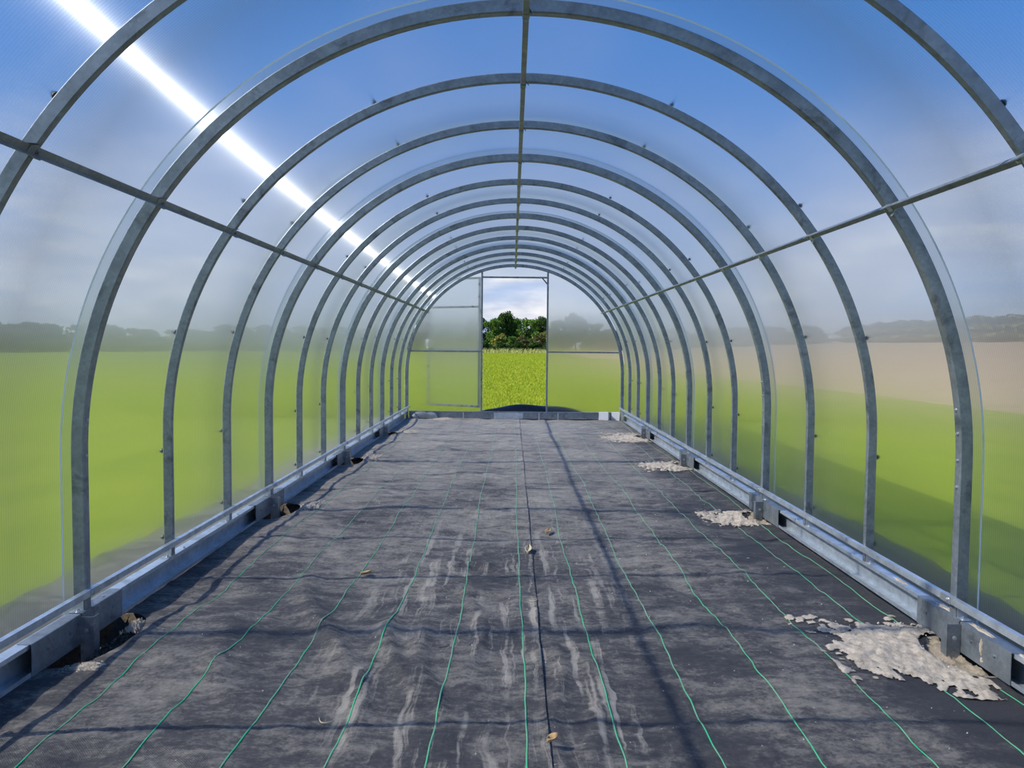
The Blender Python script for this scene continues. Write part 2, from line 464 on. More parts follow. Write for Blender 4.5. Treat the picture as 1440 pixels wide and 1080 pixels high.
# ------------------------------------------------------------------ ground
def field():
    root = empty('ground'); tag(root, kind='structure')
    xs = [-400, -120, -1.95, 1.95, 7.0, 400]
    ys = [-60, -3.0, YE + 0.45, 120, 600]
    v, f = [], []
    def quad(x0, x1, y0, y1, z=-0.06):
        i = len(v); v.extend([(x0, y0, z), (x1, y0, z), (x1, y1, z), (x0, y1, z)]); f.append((i, i + 1, i + 2, i + 3))
    quad(-400, -1.95, -60, 600); quad(1.95, 400, -60, 600)
    quad(-1.95, 1.95, YE + 0.45, 600); quad(-1.95, 1.95, -60, -3.0)
    part(from_arr('meadow', v, f, 'field'), root)
    # brown stubble field that rises away to the right
    nx, ny = 60, 60
    X = 6.9 + (np.linspace(0, 1, nx) ** 2) * 140; Y = np.linspace(-20, 170, ny)
    XX, YY = np.meshgrid(X, Y, indexing='ij')
    wob = 0.5 * np.sin(YY * 0.11) + 0.3 * np.sin(YY * 0.31)
    ZZ = -0.07 + 0.03 * np.clip(XX - 6.9, 0, 1.5) + 0.042 * np.clip(XX - 8, 0, 70) + 0.05 * np.sin(XX * 0.5) * np.sin(YY * 0.13)
    V = np.stack([XX + wob * (XX < 30), YY, ZZ], -1).reshape(-1, 3)
    idx = np.arange(nx * ny).reshape(nx, ny)
    F = np.stack([idx[:-1, :-1], idx[1:, :-1], idx[1:, 1:], idx[:-1, 1:]], -1).reshape(-1, 4)
    part(from_arr('stubble_field', V, F, 'brownfield', smooth=True), root)
    return root
field()

def soil_bed():
    nx, ny = 160, 420
    X = np.linspace(-1.95, 1.95, nx); Y = np.linspace(-3.0, YE + 0.45, ny)
    XX, YY = np.meshgrid(X, Y, indexing='ij')
    ZZ = -0.028 + 0.004 * rng.standard_normal(XX.shape)
    for (cx, cy, a, b) in HOLES:
        e = ((XX - cx) / (a * 1.3)) ** 2 + ((YY - cy) / (b * 1.25)) ** 2
        dep = 0.15 if cx < 0 else 0.035
        ZZ -= dep * np.clip(1 - e, 0, 1) ** 0.6
    V = np.stack([XX, YY, ZZ], -1).reshape(-1, 3)
    idx = np.arange(nx * ny).reshape(nx, ny)
    F = np.stack([idx[:-1, :-1], idx[1:, :-1], idx[1:, 1:], idx[:-1, 1:]], -1).reshape(-1, 4)
    o = from_arr('floor', V, F, 'soil', smooth=True); tag(o, kind='structure')
soil_bed()

# ------------------------------------------------------------------ ground cover fabric (two overlapping widths) with threads
def fabric(name, x0, x1, lift, label, seam=None):
    dx, dy = 0.018, 0.022
    X = np.arange(x0, x1 + dx * 0.5, dx); Y = np.arange(-2.0, YE - 0.02, dy)
    XX, YY = np.meshgrid(X, Y, indexing='ij')
    XX = XX.copy(); YY = YY.copy()
    if seam is not None:
        i = 0 if seam < 0 else -1
        XX[i, :] += 0.002 * np.sin(2.1 * YY[i, :]) + 0.001 * np.sin(9 * YY[i, :])
    ZZ = floor_z(XX, YY) + lift
    # curl the free edge a little so that the lap reads as an edge
    if seam is not None:
        t = np.clip(1 - (XX[-1:, :] - XX) / 0.04, 0, 1); ZZ += (0.0025 + 0.0015 * np.sin(3.1 * YY)) * t ** 2
    nx, ny = XX.shape
    idx = np.arange(nx * ny).reshape(nx, ny)
    F = np.stack([idx[:-1, :-1], idx[1:, :-1], idx[1:, 1:], idx[:-1, 1:]], -1).reshape(-1, 4)
    V = np.stack([XX, YY, ZZ], -1).reshape(-1, 3)
    cx_ = V[F].mean(1)
    keep = np.ones(len(F), bool)
    for (cx, cy, a, b) in HOLES:
        e = ((cx_[:, 0] - cx) / a) ** 2 + ((cx_[:, 1] - cy) / b) ** 2
        rem = e < 1; keep &= ~rem
        ids = np.unique(F[rem].ravel())
        if len(ids):
            ev = np.sqrt(((V[ids, 0] - cx) / a) ** 2 + ((V[ids, 1] - cy) / b) ** 2)
            mv = ev > 0.72; ids = ids[mv]; ev = ev[mv]
            V[ids, 0] = cx + (V[ids, 0] - cx) / ev; V[ids, 1] = cy + (V[ids, 1] - cy) / ev
    F = F[keep]
    o = from_arr(name, V, F, 'fabric', smooth=True)
    tag(o, label, 'ground cover')
    return o
SEAM = 0.062
fab_l = fabric('ground_cover_fabric', -1.462, SEAM, 0.0035, 'dusty black woven ground fabric on the left half, lapping over the right', seam=1)
fab_r = fabric('ground_cover_fabric', SEAM - 0.03, 1.462, 0.0, 'dusty black woven ground fabric on the right half of the floor')
# narrow skirts of the same fabric outside
for sx, lab in ((-1, 'strip of black ground fabric along the outside of the left sill'), (1, 'strip of black ground fabric along the outside of the right sill')):
    X = np.linspace(1.53, 1.95, 12) * sx; Y = np.linspace(-2, YE + 0.3, 240)
    XX, YY = np.meshgrid(X, Y, indexing='ij')
    XX = XX + 0.04 * np.sin(YY * 1.7 + sx) * (np.abs(XX) > 1.9)
    ZZ = -0.012 + 0.006 * np.sin(9 * YY + 3 * XX) + 0.004 * np.sin(23 * YY)
    idx = np.arange(XX.size).reshape(XX.shape)
    F = np.stack([idx[:-1, :-1], idx[1:, :-1], idx[1:, 1:], idx[:-1, 1:]], -1).reshape(-1, 4)
    o = from_arr('ground_cover_fabric', np.stack([XX, YY, ZZ], -1).reshape(-1, 3), F, 'fabric', smooth=True)
    tag(o, lab, 'ground cover')

THREADS = [-1.20, -0.935, -0.695, -0.46, -0.228, 0.005, 0.235, 0.48, 0.73, 0.995, 1.245, 1.405]
for i, tx in enumerate(THREADS):
    Y = np.arange(1.0, YE - 0.05, 0.035)
    wob = 0.007 * np.sin(1.3 * Y + i) + 0.003 * np.sin(4.3 * Y + 2.1 * i) + 0.0018 * np.sin(15 * Y + i) + 0.001 * np.sin(39 * Y + 2 * i)
    xc = tx + wob * (0.7 if i == 5 else 1.0)
    if i == 11: xc = tx + 0.02 * np.sin(1.3 * Y) + 0.01 * np.sin(4 * Y)
    wd = 0.0022
    lift = 0.0035 if tx < SEAM else 0.0
    P = []
    for off, hz in ((-wd, 0.0012), (0, 0.003), (wd, 0.0012)):
        P.append(np.stack([xc + off, Y, floor_z(xc + off, Y) + lift + hz], -1))
    P = np.stack(P, 1)                                     # n,3,3
    ins = np.zeros(len(Y), bool)
    for (cx, cy, a, b) in HOLES: ins |= (((xc - cx) / a) ** 2 + ((Y - cy) / b) ** 2) < 1.0
    n = len(Y); idx = np.arange(n * 3).reshape(n, 3)
    ok = ~(ins[:-1] | ins[1:])
    F = np.concatenate([np.stack([idx[:-1, j], idx[:-1, j + 1], idx[1:, j + 1], idx[1:, j]], -1)[ok] for j in (0, 1)])
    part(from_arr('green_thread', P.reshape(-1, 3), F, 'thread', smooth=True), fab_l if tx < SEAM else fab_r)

# ------------------------------------------------------------------ arch ribs
def arch_path(r, z0, n=96):
    pts = []
    for z in np.linspace(z0, SPR, 5)[:-1]: pts.append((-r, z, (-1, 0)))
    for a in np.linspace(math.pi, 0, n + 1): pts.append((r * math.cos(a), SPR + r * math.sin(a), (math.cos(a), math.sin(a))))
    for z in np.linspace(SPR, z0, 5)[1:]: pts.append((r, z, (1, 0)))
    return pts
def tube_arch(bm, ri, ro, hw, z0):
    """rounded rectangular tube bent to the arch; corner points run round the section"""
    c = 0.004
    sec = [(ri + c, -hw), (ro - c, -hw), (ro, -hw + c), (ro, hw - c), (ro - c, hw), (ri + c, hw), (ri, hw - c), (ri, -hw + c)]
    rm = (ri + ro) / 2
    rings = []
    for (x, z, nrm) in arch_path(rm, z0):
        ring = []
        for r, y in sec:
            d = r - rm
            ring.append(bm.verts.new((x + nrm[0] * d, y, z + nrm[1] * d)))
        rings.append(ring)
    m = len(sec)
    for a, b in zip(rings[:-1], rings[1:]):
        for i in range(m): bm.faces.new((a[i], a[(i + 1) % m], b[(i + 1) % m], b[i]))
    bm.faces.new(rings[0]); bm.faces.new(rings[-1][::-1])

bm = bmesh.new(); tube_arch(bm, RI, RO, 0.010, SILL + 0.002)
bmesh.ops.recalc_face_normals(bm, faces=bm.faces)
rib_me = bpy.data.meshes.new('tube'); bm.to_mesh(rib_me); bm.free(); rib_me.materials.append(M['zinc'])
bm = bmesh.new(); tube_arch(bm, RI - 0.004, RO, 0.017, SILL + 0.002)
bmesh.ops.recalc_face_normals(bm, faces=bm.faces)
rib_me2 = bpy.data.meshes.new('tube'); bm.to_mesh(rib_me2); bm.free(); rib_me2.materials.append(M['zinc'])
# screws through the sheet: dark washers outside and the drilling head beside the tube
def screw_mesh():
    bm = bmesh.new()
    bmesh.ops.create_cone(bm, cap_ends=True, segments=14, radius1=0.0105, radius2=0.009, depth=0.005, matrix=Matrix.Translation((0, 0, 0.0025)))
    bmesh.ops.create_cone(bm, cap_ends=True, segments=6, radius1=0.006, radius2=0.0052, depth=0.005, matrix=Matrix.Translation((0, 0, 0.0075)))
    bmesh.ops.create_cone(bm, cap_ends=True, segments=8, radius1=0.003, radius2=0.003, depth=0.012, matrix=Matrix.Translation((0, 0, -0.006)))
    me = bpy.data.meshes.new('roofing_screw'); bm.to_mesh(me); bm.free(); me.materials.append(M['bolt'])
    return me
screw_me = screw_mesh()
def bolt_mesh():
    bm = bmesh.new(); bolt_bm(bm, (0, 0, 0), (0, 0, 1), 0.0045, 0.004)
    me = bpy.data.meshes.new('bolt'); bm.to_mesh(me); bm.free(); me.materials.append(M['boltz'])
    return me
bolt_me = bolt_mesh()
def foot_mesh(s):
    """small bent foot bracket fixing the rib to the sill, with two bolt heads"""
    bm = bmesh.new()
    box(bm, min(s * 1.468, s * 1.502), max(s * 1.468, s * 1.502), -0.052, -0.0175, SILL, SILL + 0.003)
    box(bm, min(s * 1.468, s * 1.502), max(s * 1.468, s * 1.502), -0.0205, -0.0175, SILL + 0.003, SILL + 0.045)
    bolt_bm(bm, (s * 1.478, -0.036, SILL + 0.003), (0, 0, 1), 0.0055, 0.006)
    bolt_bm(bm, (s * 1.485, -0.0205, SILL + 0.03), (0, -1, 0), 0.005, 0.005)
    bmesh.ops.recalc_face_normals(bm, faces=bm.faces)
    me = bpy.data.meshes.new('foot_bracket'); bm.to_mesh(me); bm.free(); me.materials.append(M['boltz'])
    return me
foot_me = {s: foot_mesh(s) for s in (-1, 1)}
ORD = ['first', 'second', 'third', 'fourth', 'fifth', 'sixth', 'seventh', 'eighth', 'ninth', 'tenth', 'eleventh', 'twelfth', 'thirteenth']
for k in range(-6, 13):
    y = ribY(k)
    if k < -1:
        lab = 'galvanised steel arch rib standing behind the viewpoint'
    elif k == -1:
        lab = 'nearest steel arch rib, seen only across the two upper corners'
    elif k == 12:
        lab = 'farthest steel arch rib, framing the end wall with the doorway'
    elif k == 0:
        lab = 'large near steel arch rib, first whose feet stand in view'
    elif k % 3 == 0:
        lab = ORD[k] + ' full steel arch rib from the front, at a lap of the clear sheets'
    else:
        lab = ORD[k] + ' full steel arch rib from the front, its screws showing outside'
    r = thing('arch_rib', lab, 'arch rib', (0, y, SILL), 'steel arch ribs of the tunnel' if k >= -1 else 'arch ribs behind the viewpoint')
    o = bpy.data.objects.new('tube', rib_me if k % 3 else rib_me2); C.objects.link(o); o.location = (0, y, 0); part(o, r)
    for s in (-1, 1):
        fo = bpy.data.objects.new('foot_bracket', foot_me[s]); C.objects.link(fo); fo.location = (0, y, 0); part(fo, r)
    if k < -1: continue
    if k % 3:
        jit = random.uniform(-0.02, 0.02)
        for s in (-1, 1):
            for a in (41 + jit * 60, 17 + jit * 40, 66):
                th = math.radians(a)
                rr = RS + 0.0055
                p = (s * rr * math.cos(th), y + 0.014, SPR + rr * math.sin(th))
                so = bpy.data.objects.new('roofing_screw', screw_me); C.objects.link(so); so.location = p
                so.rotation_euler = Vector((s * math.cos(th), 0, math.sin(th))).to_track_quat('Z', 'Y').to_euler(); part(so, r)
            for z in (SPR - 0.06 + jit, SPR - 0.43 + jit):
                so = bpy.data.objects.new('roofing_screw', screw_me); C.objects.link(so); so.location = (s * (RS + 0.0055), y + 0.014, z)
                so.rotation_euler = (0, s * math.pi / 2, 0); part(so, r)
    else:
        for s in (-1, 1):
            for z in (0.80, 0.72, 0.63, 0.54) if s > 0 else (0.74, 0.62):
                x = math.sqrt(max(0, RI ** 2 - max(0, z - SPR) ** 2))
                so = bpy.data.objects.new('bolt', bolt_me); C.objects.link(so); so.location = (s * (x - 0.0045), y, z)
                so.rotation_euler = (0, -s * math.pi / 2, 0); part(so, r)

# ------------------------------------------------------------------ polycarbonate panels
def curved_panel(y0, y1, r0, label, z0=0.055):
    th = 0.006
    path = arch_path(r0 + th / 2, z0, 120)
    ys = [y0, y1]
    V, Fi, Mi = [], [], []
    n = len(path)
    for d in (-th / 2, th / 2):
        for (x, z, nr) in path:
            for y in ys: V.append((x + nr[0] * d, y, z + nr[1] * d))
    me = bpy.data.meshes.new('polycarbonate_panel')
    F = []
    for j in range(n - 1):
        a = 2 * j; F.append((a, a + 2, a + 3, a + 1)); Mi.append(0)              # inner
        b = 2 * n + 2 * j; F.append((b, b + 1, b + 3, b + 2)); Mi.append(1)      # outer
        F.append((a, b, b + 2, a + 2)); Mi.append(2); F.append((a + 1, a + 3, b + 3, b + 1)); Mi.append(2)
    F.append((0, 1, 2 * n + 1, 2 * n)); Mi.append(2)
    e = 2 * (n - 1); F.append((e, 2 * n + e, 2 * n + e + 1, e + 1)); Mi.append(2)
    me.from_pydata(V, [], F); me.update()
    for nm in ('sheet', 'skin', 'edge'): me.materials.append(M[nm])
    me.polygons.foreach_set('material_index', Mi)
    sm = [mi != 2 for mi in Mi]; me.polygons.foreach_set('use_smooth', sm)
    o = bpy.data.objects.new('polycarbonate_panel', me); C.objects.link(o)
    tag(o, label, 'roof panel', 'fluted clear panels bent over the arches')
    return o
plabs = {-6: 'clear fluted plastic panel bent over the arches behind the viewpoint', -3: 'nearest clear fluted plastic panel, arching over the top of the picture',
         0: 'clear fluted plastic panel bent over the first bay after the near full arch', 3: 'clear fluted plastic panel arching over the middle of the tunnel',
         6: 'clear fluted plastic panel, third bay of the tunnel from the front', 9: 'farthest clear fluted plastic panel, next to the end wall'}
for j, k in enumerate((-6, -3, 0, 3, 6, 9)):
    ya = ribY(k) - 0.055; yb = ribY(k + 3) + 0.045 if k < 9 else YE + 0.012
    curved_panel(ya, yb, RS + (0.0066 if j % 2 else 0.0), plabs[k])

# ------------------------------------------------------------------ purlins
def purlin(ang, label, ridge=False):
    root = thing('purlin', label, 'purlin', (0, Y0, SPR), 'long purlins under the arches')
    bm = bmesh.new()
    # thin angle profile, one leg flat under the ribs, one leg hanging inwards
    wd, t = (0.022, 0.003) if not ridge else (0.020, 0.003)
    prof = [(-wd / 2, 0), (wd / 2, 0), (wd / 2, -0.022), (wd / 2 - t, -0.022), (wd / 2 - t, -t), (-wd / 2, -t)]
    if ridge: prof = [(-wd / 2, 0), (wd / 2, 0), (wd / 2, -0.018), (-wd / 2, -0.018)]
    def place(px, pz, th, r):
        # local x -> tangential, local z -> radial
        c, s = math.cos(th), math.sin(th)
        return (c * (r + pz) - s * px, SPR + s * (r + pz) + c * px)
    th = ang
    pr = [place(px, pz, th, RI) for px, pz in prof]
    ya, yb = ribY(-6) - 0.05, YE + 0.04
    extrude_y(bm, pr, ya, yb)
    part(from_bm('bar', bm, 'zinc_dark'), root)
    for k in range(-1, 13):
        bm = bmesh.new(); y = ribY(k)
        # sleeve where two lengths lap plus a bent tab and a bolt
        p2 = [place(px * 1.18, pz * 1.12 - 0.0015, th, RI) for px, pz in prof]
        extrude_y(bm, p2, y - 0.035, y - 0.008)
        ax = place(-wd / 2, -0.004, th, RI); bx = place(-wd / 2 - 0.012, -0.022, th, RI)
        thin_plate(bm, [(ax[0], y - 0.05, ax[1]), (ax[0], y - 0.028, ax[1]), (bx[0], y - 0.034, bx[1]), (bx[0], y - 0.048, bx[1])], (0.0015, 0, 0.001))
        q = place(0, -0.0225 if ridge else -0.0035, th, RI)
        bolt_bm(bm, (q[0], y, q[1]), (-math.cos(th), 0, -math.sin(th)), 0.0045, 0.005)
        part(from_bm('joint_clip', bm, 'zinc_dark' if math.cos(th) < 0.2 else 'zinc_light'), root)
    return root
purlin(math.radians(90), 'dark ridge purlin running overhead along the crown of the arches', True)
purlin(math.radians(180 - 35.2), 'dark side purlin fixed under the arches on the upper left')
purlin(math.radians(35.2), 'grey side purlin fixed under the arches on the upper right')

# ------------------------------------------------------------------ base rails (thin rail in front of the rib feet)
for s, lab in ((-1, 'thin steel rail across the rib feet above the left sill'), (1, 'thin steel rail across the rib feet above the right sill')):
    root = thing('base_rail', lab, 'rail', (s * 1.45, Y0, SILL + 0.05), 'base rails')
    bm = bmesh.new()
    z1 = SILL + 0.070
    prof = [(1.445, z1), (1.4645, z1), (1.4645, z1 - 0.003), (1.448, z1 - 0.003), (1.448, z1 - 0.022), (1.445, z1 - 0.022)]
    prof = [(s * x, z) for x, z in prof]
    extrude_y(bm, prof, ribY(-6), YE + 0.01)
    part(from_bm('bar', bm, 'zinc_light'), root)
    for k in (0, 3, 6, 9, 12):
        bm = bmesh.new(); y = ribY(k) + 0.012
        prof2 = [(s * x, z) for x, z in [(1.4435, z1 + 0.0015), (1.4645, z1 + 0.0015), (1.4645, z1), (1.4449, z1), (1.4449, z1 - 0.024), (1.4435, z1 - 0.024)]]
        extrude_y(bm, prof2, y - 0.03, y + 0.03)
        bolt_bm(bm, (s * 1.4435, y - 0.012, z1 - 0.012), (-s, 0, 0), 0.005, 0.004)
        part(from_bm('joint_clip', bm, 'boltz'), root)

# ------------------------------------------------------------------ base sills: C channels with splice plates, and ground legs
def cprof(s, t=0.0025):
    xi, xo, z0, z1 = 1.465, 1.507, 0.004, SILL
    lip = 0.014
    p = [(xi, z1), (xo, z1), (xo, z0), (xi - 0.006, z0), (xi - 0.006, z0 + lip), (xi - 0.006 + t, z0 + lip), (xi - 0.006 + t, z0 + t),
         (xo - t, z0 + t), (xo - t, z1 - t), (xi + t, z1 - t), (xi + t, z1 - lip), (xi, z1 - lip)]
    return [(s * x, z) for x, z in p]
side_name = {-1: 'left', 1: 'right'}
seg_word = {-6: 'behind the viewpoint', -3: 'nearest, running out of the bottom corner', 0: 'in the first bay past the near full arch', 3: 'in the middle bay of the tunnel',
            6: 'in the third bay', 9: 'farthest, meeting the end wall'}
for s in (-1, 1):
    for k in (-6, -3, 0, 3, 6, 9):
        ya, yb = ribY(k) + JO + 0.002, ribY(k + 3) + JO - 0.002
        if k == 9: yb = YE - 0.04
        lab = 'galvanised channel sill along the %s side, %s' % (side_name[s], seg_word[k])
        if s > 0 and k == 0: lab = 'galvanised channel sill along the right side, spotted with dried mortar, past the near arch'
        r = thing('sill_beam', lab, 'sill beam', (s * 1.485, (ya + yb) / 2, 0), 'channel sills on the %s side' % side_name[s])
        bm = bmesh.new(); extrude_y(bm, cprof(s), ya, yb)
        part(from_bm('channel', bm, 'zinc_light'), r)
        if k == -6: continue
        # splice plates closing the channel mouth beside each leg
        L = 0.262
        for e in (0, 1):
            if e == 0: p0, p1 = ya + 0.001, ya + L
            else: p0, p1 = yb - L, yb - 0.001
            bm = bmesh.new()
            x0, x1 = (s * 1.4575, s * 1.4555)
            box(bm, min(x0, x1), max(x0, x1), p0, p1, 0.003, SILL + 0.0015)
            x2 = s * 1.50
            box(bm, min(x0, x2), max(x0, x2), p0, p1, SILL + 0.0005, SILL + 0.0025)
            for q in (0.3, 0.75):
                bolt_bm(bm, (s * 1.4555, p0 + (p1 - p0) * q, 0.06), (-s, 0, 0), 0.004, 0.003)
            part(from_bm('splice_plate', bm, 'zinc'), r)
        if k != 9 or True:
            # screws down the top flange
            for q in np.arange(ya + 0.17, yb - 0.1, PITCHY):
                o = bpy.data.objects.new('bolt', bolt_me); C.objects.link(o); o.location = (s * 1.475, q, SILL + 0.0005); part(o, r)
    for k in (0, 3, 6, 9):
        y = ribY(k)
        pos = {0: 'in the near hole by the large arch', 3: 'at the fourth full arch', 6: 'at the seventh full arch', 9: 'at the tenth full arch'}[k]
        r = thing('ground_stake', 'steel angle stake on the %s, %s' % (side_name[s], pos), 'post', (s * 1.44, y, 0), 'ground legs under the sills')
        bm = bmesh.new()
        a, t = 0.040, 0.003
        xi = 1.4535
        ys_ = y + JO - 0.012
        pts = [(s * x, yy) for x, yy in ((1.4535, ys_), (1.4085, ys_), (1.4085, ys_ + 0.034), (1.4115, ys_ + 0.034), (1.4115, ys_ + t), (1.4535, ys_ + t))]
        lo = [bm.verts.new((x, yy, -0.16)) for x, yy in pts]; hi = [bm.verts.new((x, yy, SILL - 0.004)) for x, yy in pts]
        for i in range(6): bm.faces.new((lo[i], lo[(i + 1) % 6], hi[(i + 1) % 6], hi[i]))
        bm.faces.new(lo); bm.faces.new(hi[::-1])
        part(from_bm('angle_bar', bm, 'zinc'), r)
        bm = bmesh.new()
        bolt_bm(bm, (s * 1.434, y + JO - 0.012, 0.05), (0, -1, 0), 0.005, 0.004)
        part(from_bm('bolt', bm, 'boltz'), r)

# dried mortar splashed on the right sill
def splash(cx, cy, cz, ry, rz, flat, seed, parent):
    rg = np.random.default_rng(seed); bm = bmesh.new(); n = 16
    rad = [1 + 0.35 * math.sin(2.3 * i + seed) * rg.uniform(0.4, 1) for i in range(n)]
    rim, top = [], []
    for i in range(n):
        a = 2 * math.pi * i / n; u, v = ry * rad[i] * math.cos(a), rz * rad[i] * math.sin(a)
        if flat: rim.append(bm.verts.new((cx + v, cy + u, cz))); top.append(bm.verts.new((cx + v * 0.7, cy + u * 0.7, cz + 0.003)))
        else: rim.append(bm.verts.new((cx, cy + u, cz + v))); top.append(bm.verts.new((cx - 0.003, cy + u * 0.7, cz + v * 0.7)))
    for i in range(n): bm.faces.new((rim[i], rim[(i + 1) % n], top[(i + 1) % n], top[i]))
    bm.faces.new(top)
    part(from_bm('mortar_splash', bm, 'sand', smooth=False), parent)
sills = {o['label']: o for o in C.objects if o.name.startswith('sill_beam')}
rs0 = next(o for l, o in sills.items() if 'right' in l and 'nearest' in l); rs1 = next(o for l, o in sills.items() if 'mortar' in l)
splash(1.484, 2.62, SILL + 0.0026, 0.075, 0.012, True, 3, rs1); splash(1.484, 2.95, SILL + 0.0003, 0.05, 0.010, True, 4, rs1)
splash(1.480, 2.42, SILL + 0.0026, 0.06, 0.012, True, 5, rs0); splash(1.480, 2.20, SILL + 0.0002, 0.04, 0.010, True, 8, rs0)
splash(1.4553, 2.385, 0.062, 0.008, 0.026, False, 6, rs0); splash(1.4553, 2.38, 0.022, 0.007, 0.009, False, 7, rs0)

# ------------------------------------------------------------------ end sill
r = thing('sill_beam', 'galvanised sill across the foot of the end wall below the doorway', 'sill beam', (0, YE, 0))
bm = bmesh.new()
extrude_x(bm, [(YE - 0.035, 0.003), (YE + 0.02, 0.003), (YE + 0.02, SILL), (YE - 0.035, SILL), (YE - 0.035, SILL - 0.012), (YE - 0.032, SILL - 0.014), (YE - 0.032, 0.016), (YE - 0.035, 0.014)], -1.448, 1.448)
part(from_bm('channel', bm, 'zinc'), r)
bm = bmesh.new(); box(bm, -0.28, 0.12, YE - 0.039, YE - 0.0355, 0.004, SILL - 0.012)
part(from_bm('splice_plate', bm, 'zinc_light'), r)
for x in (0.34, 0.60, -0.7, 1.30, -1.18):
    bm = bmesh.new(); box(bm, x - 0.008, x + 0.008, YE - 0.043, YE - 0.0395, -0.03, SILL - 0.01)
    part(from_bm('peg', bm, 'boltz'), r)
for x0, x1, lab in ((1.16, 1.285, 'plate coloured sunlit white on the end sill, left one of two at its right corner'), (1.335, 1.44, 'plate coloured sunlit white on the end sill, right one tucked in the right corner')):
    bm = bmesh.new()
    thin_plate(bm, [(x0, YE - 0.040, -0.005), (x1, YE - 0.088, -0.005), (x1, YE - 0.088, SILL + 0.004), (x0, YE - 0.040, SILL + 0.004)], (0.0015, 0.004, 0))  # front face swung left to catch the sun
    thin_plate(bm, [(x0, YE - 0.040, SILL + 0.004), (x1, YE - 0.088, SILL + 0.004), (x1, YE - 0.0, SILL + 0.004), (x0, YE - 0.0, SILL + 0.004)], (0, 0, 0.003))
    tag(from_bm('corner_plate', bm, 'sunlit_white'), lab, 'plate', 'corner plates coloured sunlit white')

# crumpled grey film stuffed in the left corner
def crumple(name, label, cx, cy, lx, ly, h, matn, seed, z0=0.0, n=26, pw=0.8, wrinkle=0.35):
    rg = np.random.default_rng(seed)
    a = np.linspace(-1, 1, n * 2); b = np.linspace(-1, 1, n)
    A, B = np.meshgrid(a, b, indexing='ij')
    env = np.clip(1 - np.abs(A) ** 2.6, 0, 1) * np.clip(1 - np.abs(B) ** 2, 0, 1)
    H = env ** pw * h
    nz = sum(np.sin(rg.uniform(1.5, 9) * A + rg.uniform(1, 7) * B + rg.uniform(0, 6)) for _ in range(8)) / 5
    H = H * (1 + wrinkle * nz) 
    X = cx + A * lx + 0.01 * nz; Y = cy + B * ly
    Z = z0 + H
    idx = np.arange(A.size).reshape(A.shape)
    F = np.stack([idx[:-1, :-1], idx[1:, :-1], idx[1:, 1:], idx[:-1, 1:]], -1).reshape(-1, 4)
    # a closed underside gives the heap its body
    V1 = np.stack([X, Y, Z], -1).reshape(-1, 3); V2 = V1.copy(); V2[:, 2] = z0 - 0.004
    F2 = F[:, ::-1] + len(V1)
    o = from_arr(name, np.concatenate([V1, V2]), np.concatenate([F, F2]), matn, smooth=True)
    tag(o, label, 'plastic sheet')
    return o
crumple('plastic_film', 'crumpled grey plastic film bunched in the far left corner', -1.22, YE - 0.10, 0.19, 0.05, 0.085, 'greyfilm', 3, 0.012, 26, 0.5, 0.3)
crumple('plastic_film', 'heap of black plastic film lying outside the doorway', 0.22, YE + 0.30, 0.95, 0.17, 0.172, 'film', 5, -0.005, 44, 1.1, 0.15)

# ------------------------------------------------------------------ end wall
wall = empty('wall_back', (0, YE, 0)); tag(wall, kind='structure')
DL, DR, DH = -0.455, 0.445, 1.93
yp0, yp1 = YE - 0.012, YE + 0.012
def zin(x, r): return SPR + math.sqrt(max(0, r * r - x * x))
for x in (DL, DR):
    bm = bmesh.new(); wd = 0.012
    box(bm, x - wd, x + wd, yp0, yp1, SILL + 0.001, zin(abs(x) + wd, RI) + 0.003, 0.002)
    part(from_bm('door_post', bm, 'zinc'), wall)
bm = bmesh.new(); box(bm, DL + 0.012, DR - 0.012, yp0, yp1, DH, DH + 0.022, 0.002); part(from_bm('header_bar', bm, 'zinc'), wall)
for s in (-1, 1):
    x0 = DL - 0.012 if s < 0 else DR + 0.012
    bm = bmesh.new(); zr = 0.915
    xo = s * (math.sqrt(RI ** 2 - (zr - SPR) ** 2) - 0.001)
    box(bm, min(x0, xo), max(x0, xo), yp0, yp1, zr, zr + 0.02, 0.002)
    part(from_bm('mid_rail', bm, 'zinc'), wall)
# diagonal catch in the top right corner of the doorway
bm = bmesh.new()
thin_plate(bm, [(DR - 0.012, yp0, DH - 0.085), (DR - 0.012, yp0, DH - 0.060), (DR - 0.065, yp0, DH), (DR - 0.085, yp0, DH)], (0, 0.004, 0))
part(from_bm('corner_brace', bm, 'bolt'), wall)
# end panes
yb = YE + 0.0135
def pane(name, pts, y, parent, th=0.005):
    me = bpy.data.meshes.new(name); n = len(pts)
    V = [(x, y, z) for x, z in pts] + [(x, y + th, z) for x, z in pts]
    F = [tuple(range(n)), tuple(range(2 * n - 1, n - 1, -1))] + [(i, (i + 1) % n, n + (i + 1) % n, n + i) for i in range(n)]
    me.from_pydata(V, [], F); me.update()
    for nm in ('sheet_end', 'skin', 'edge'): me.materials.append(M[nm])
    me.polygons.foreach_set('material_index', [0, 1] + [2] * n)
    o = bpy.data.objects.new(name, me); C.objects.link(o); part(o, parent); return o
def arcpts(xa, xb, r, n=24): return [(x, zin(x, r)) for x in np.linspace(xa, xb, n)]
def side_poly(s, xin):
    r = RS - 0.004
    angs = np.linspace(0, math.acos(abs(xin) / r), 26)
    pts = [(s * r, 0.06)] + [(s * r * math.cos(a), SPR + r * math.sin(a)) for a in angs] + [(xin, 0.06)]
    return pts
pane('end_pane', side_poly(-1, DL - 0.002), yb, wall)
pane('end_pane', side_poly(1, DR + 0.002), yb, wall)
pane('end_pane', [(DL + 0.001, DH + 0.004)] + arcpts(DL + 0.001, DR - 0.001, RS - 0.004) + [(DR - 0.001, DH + 0.004)], yb, wall)

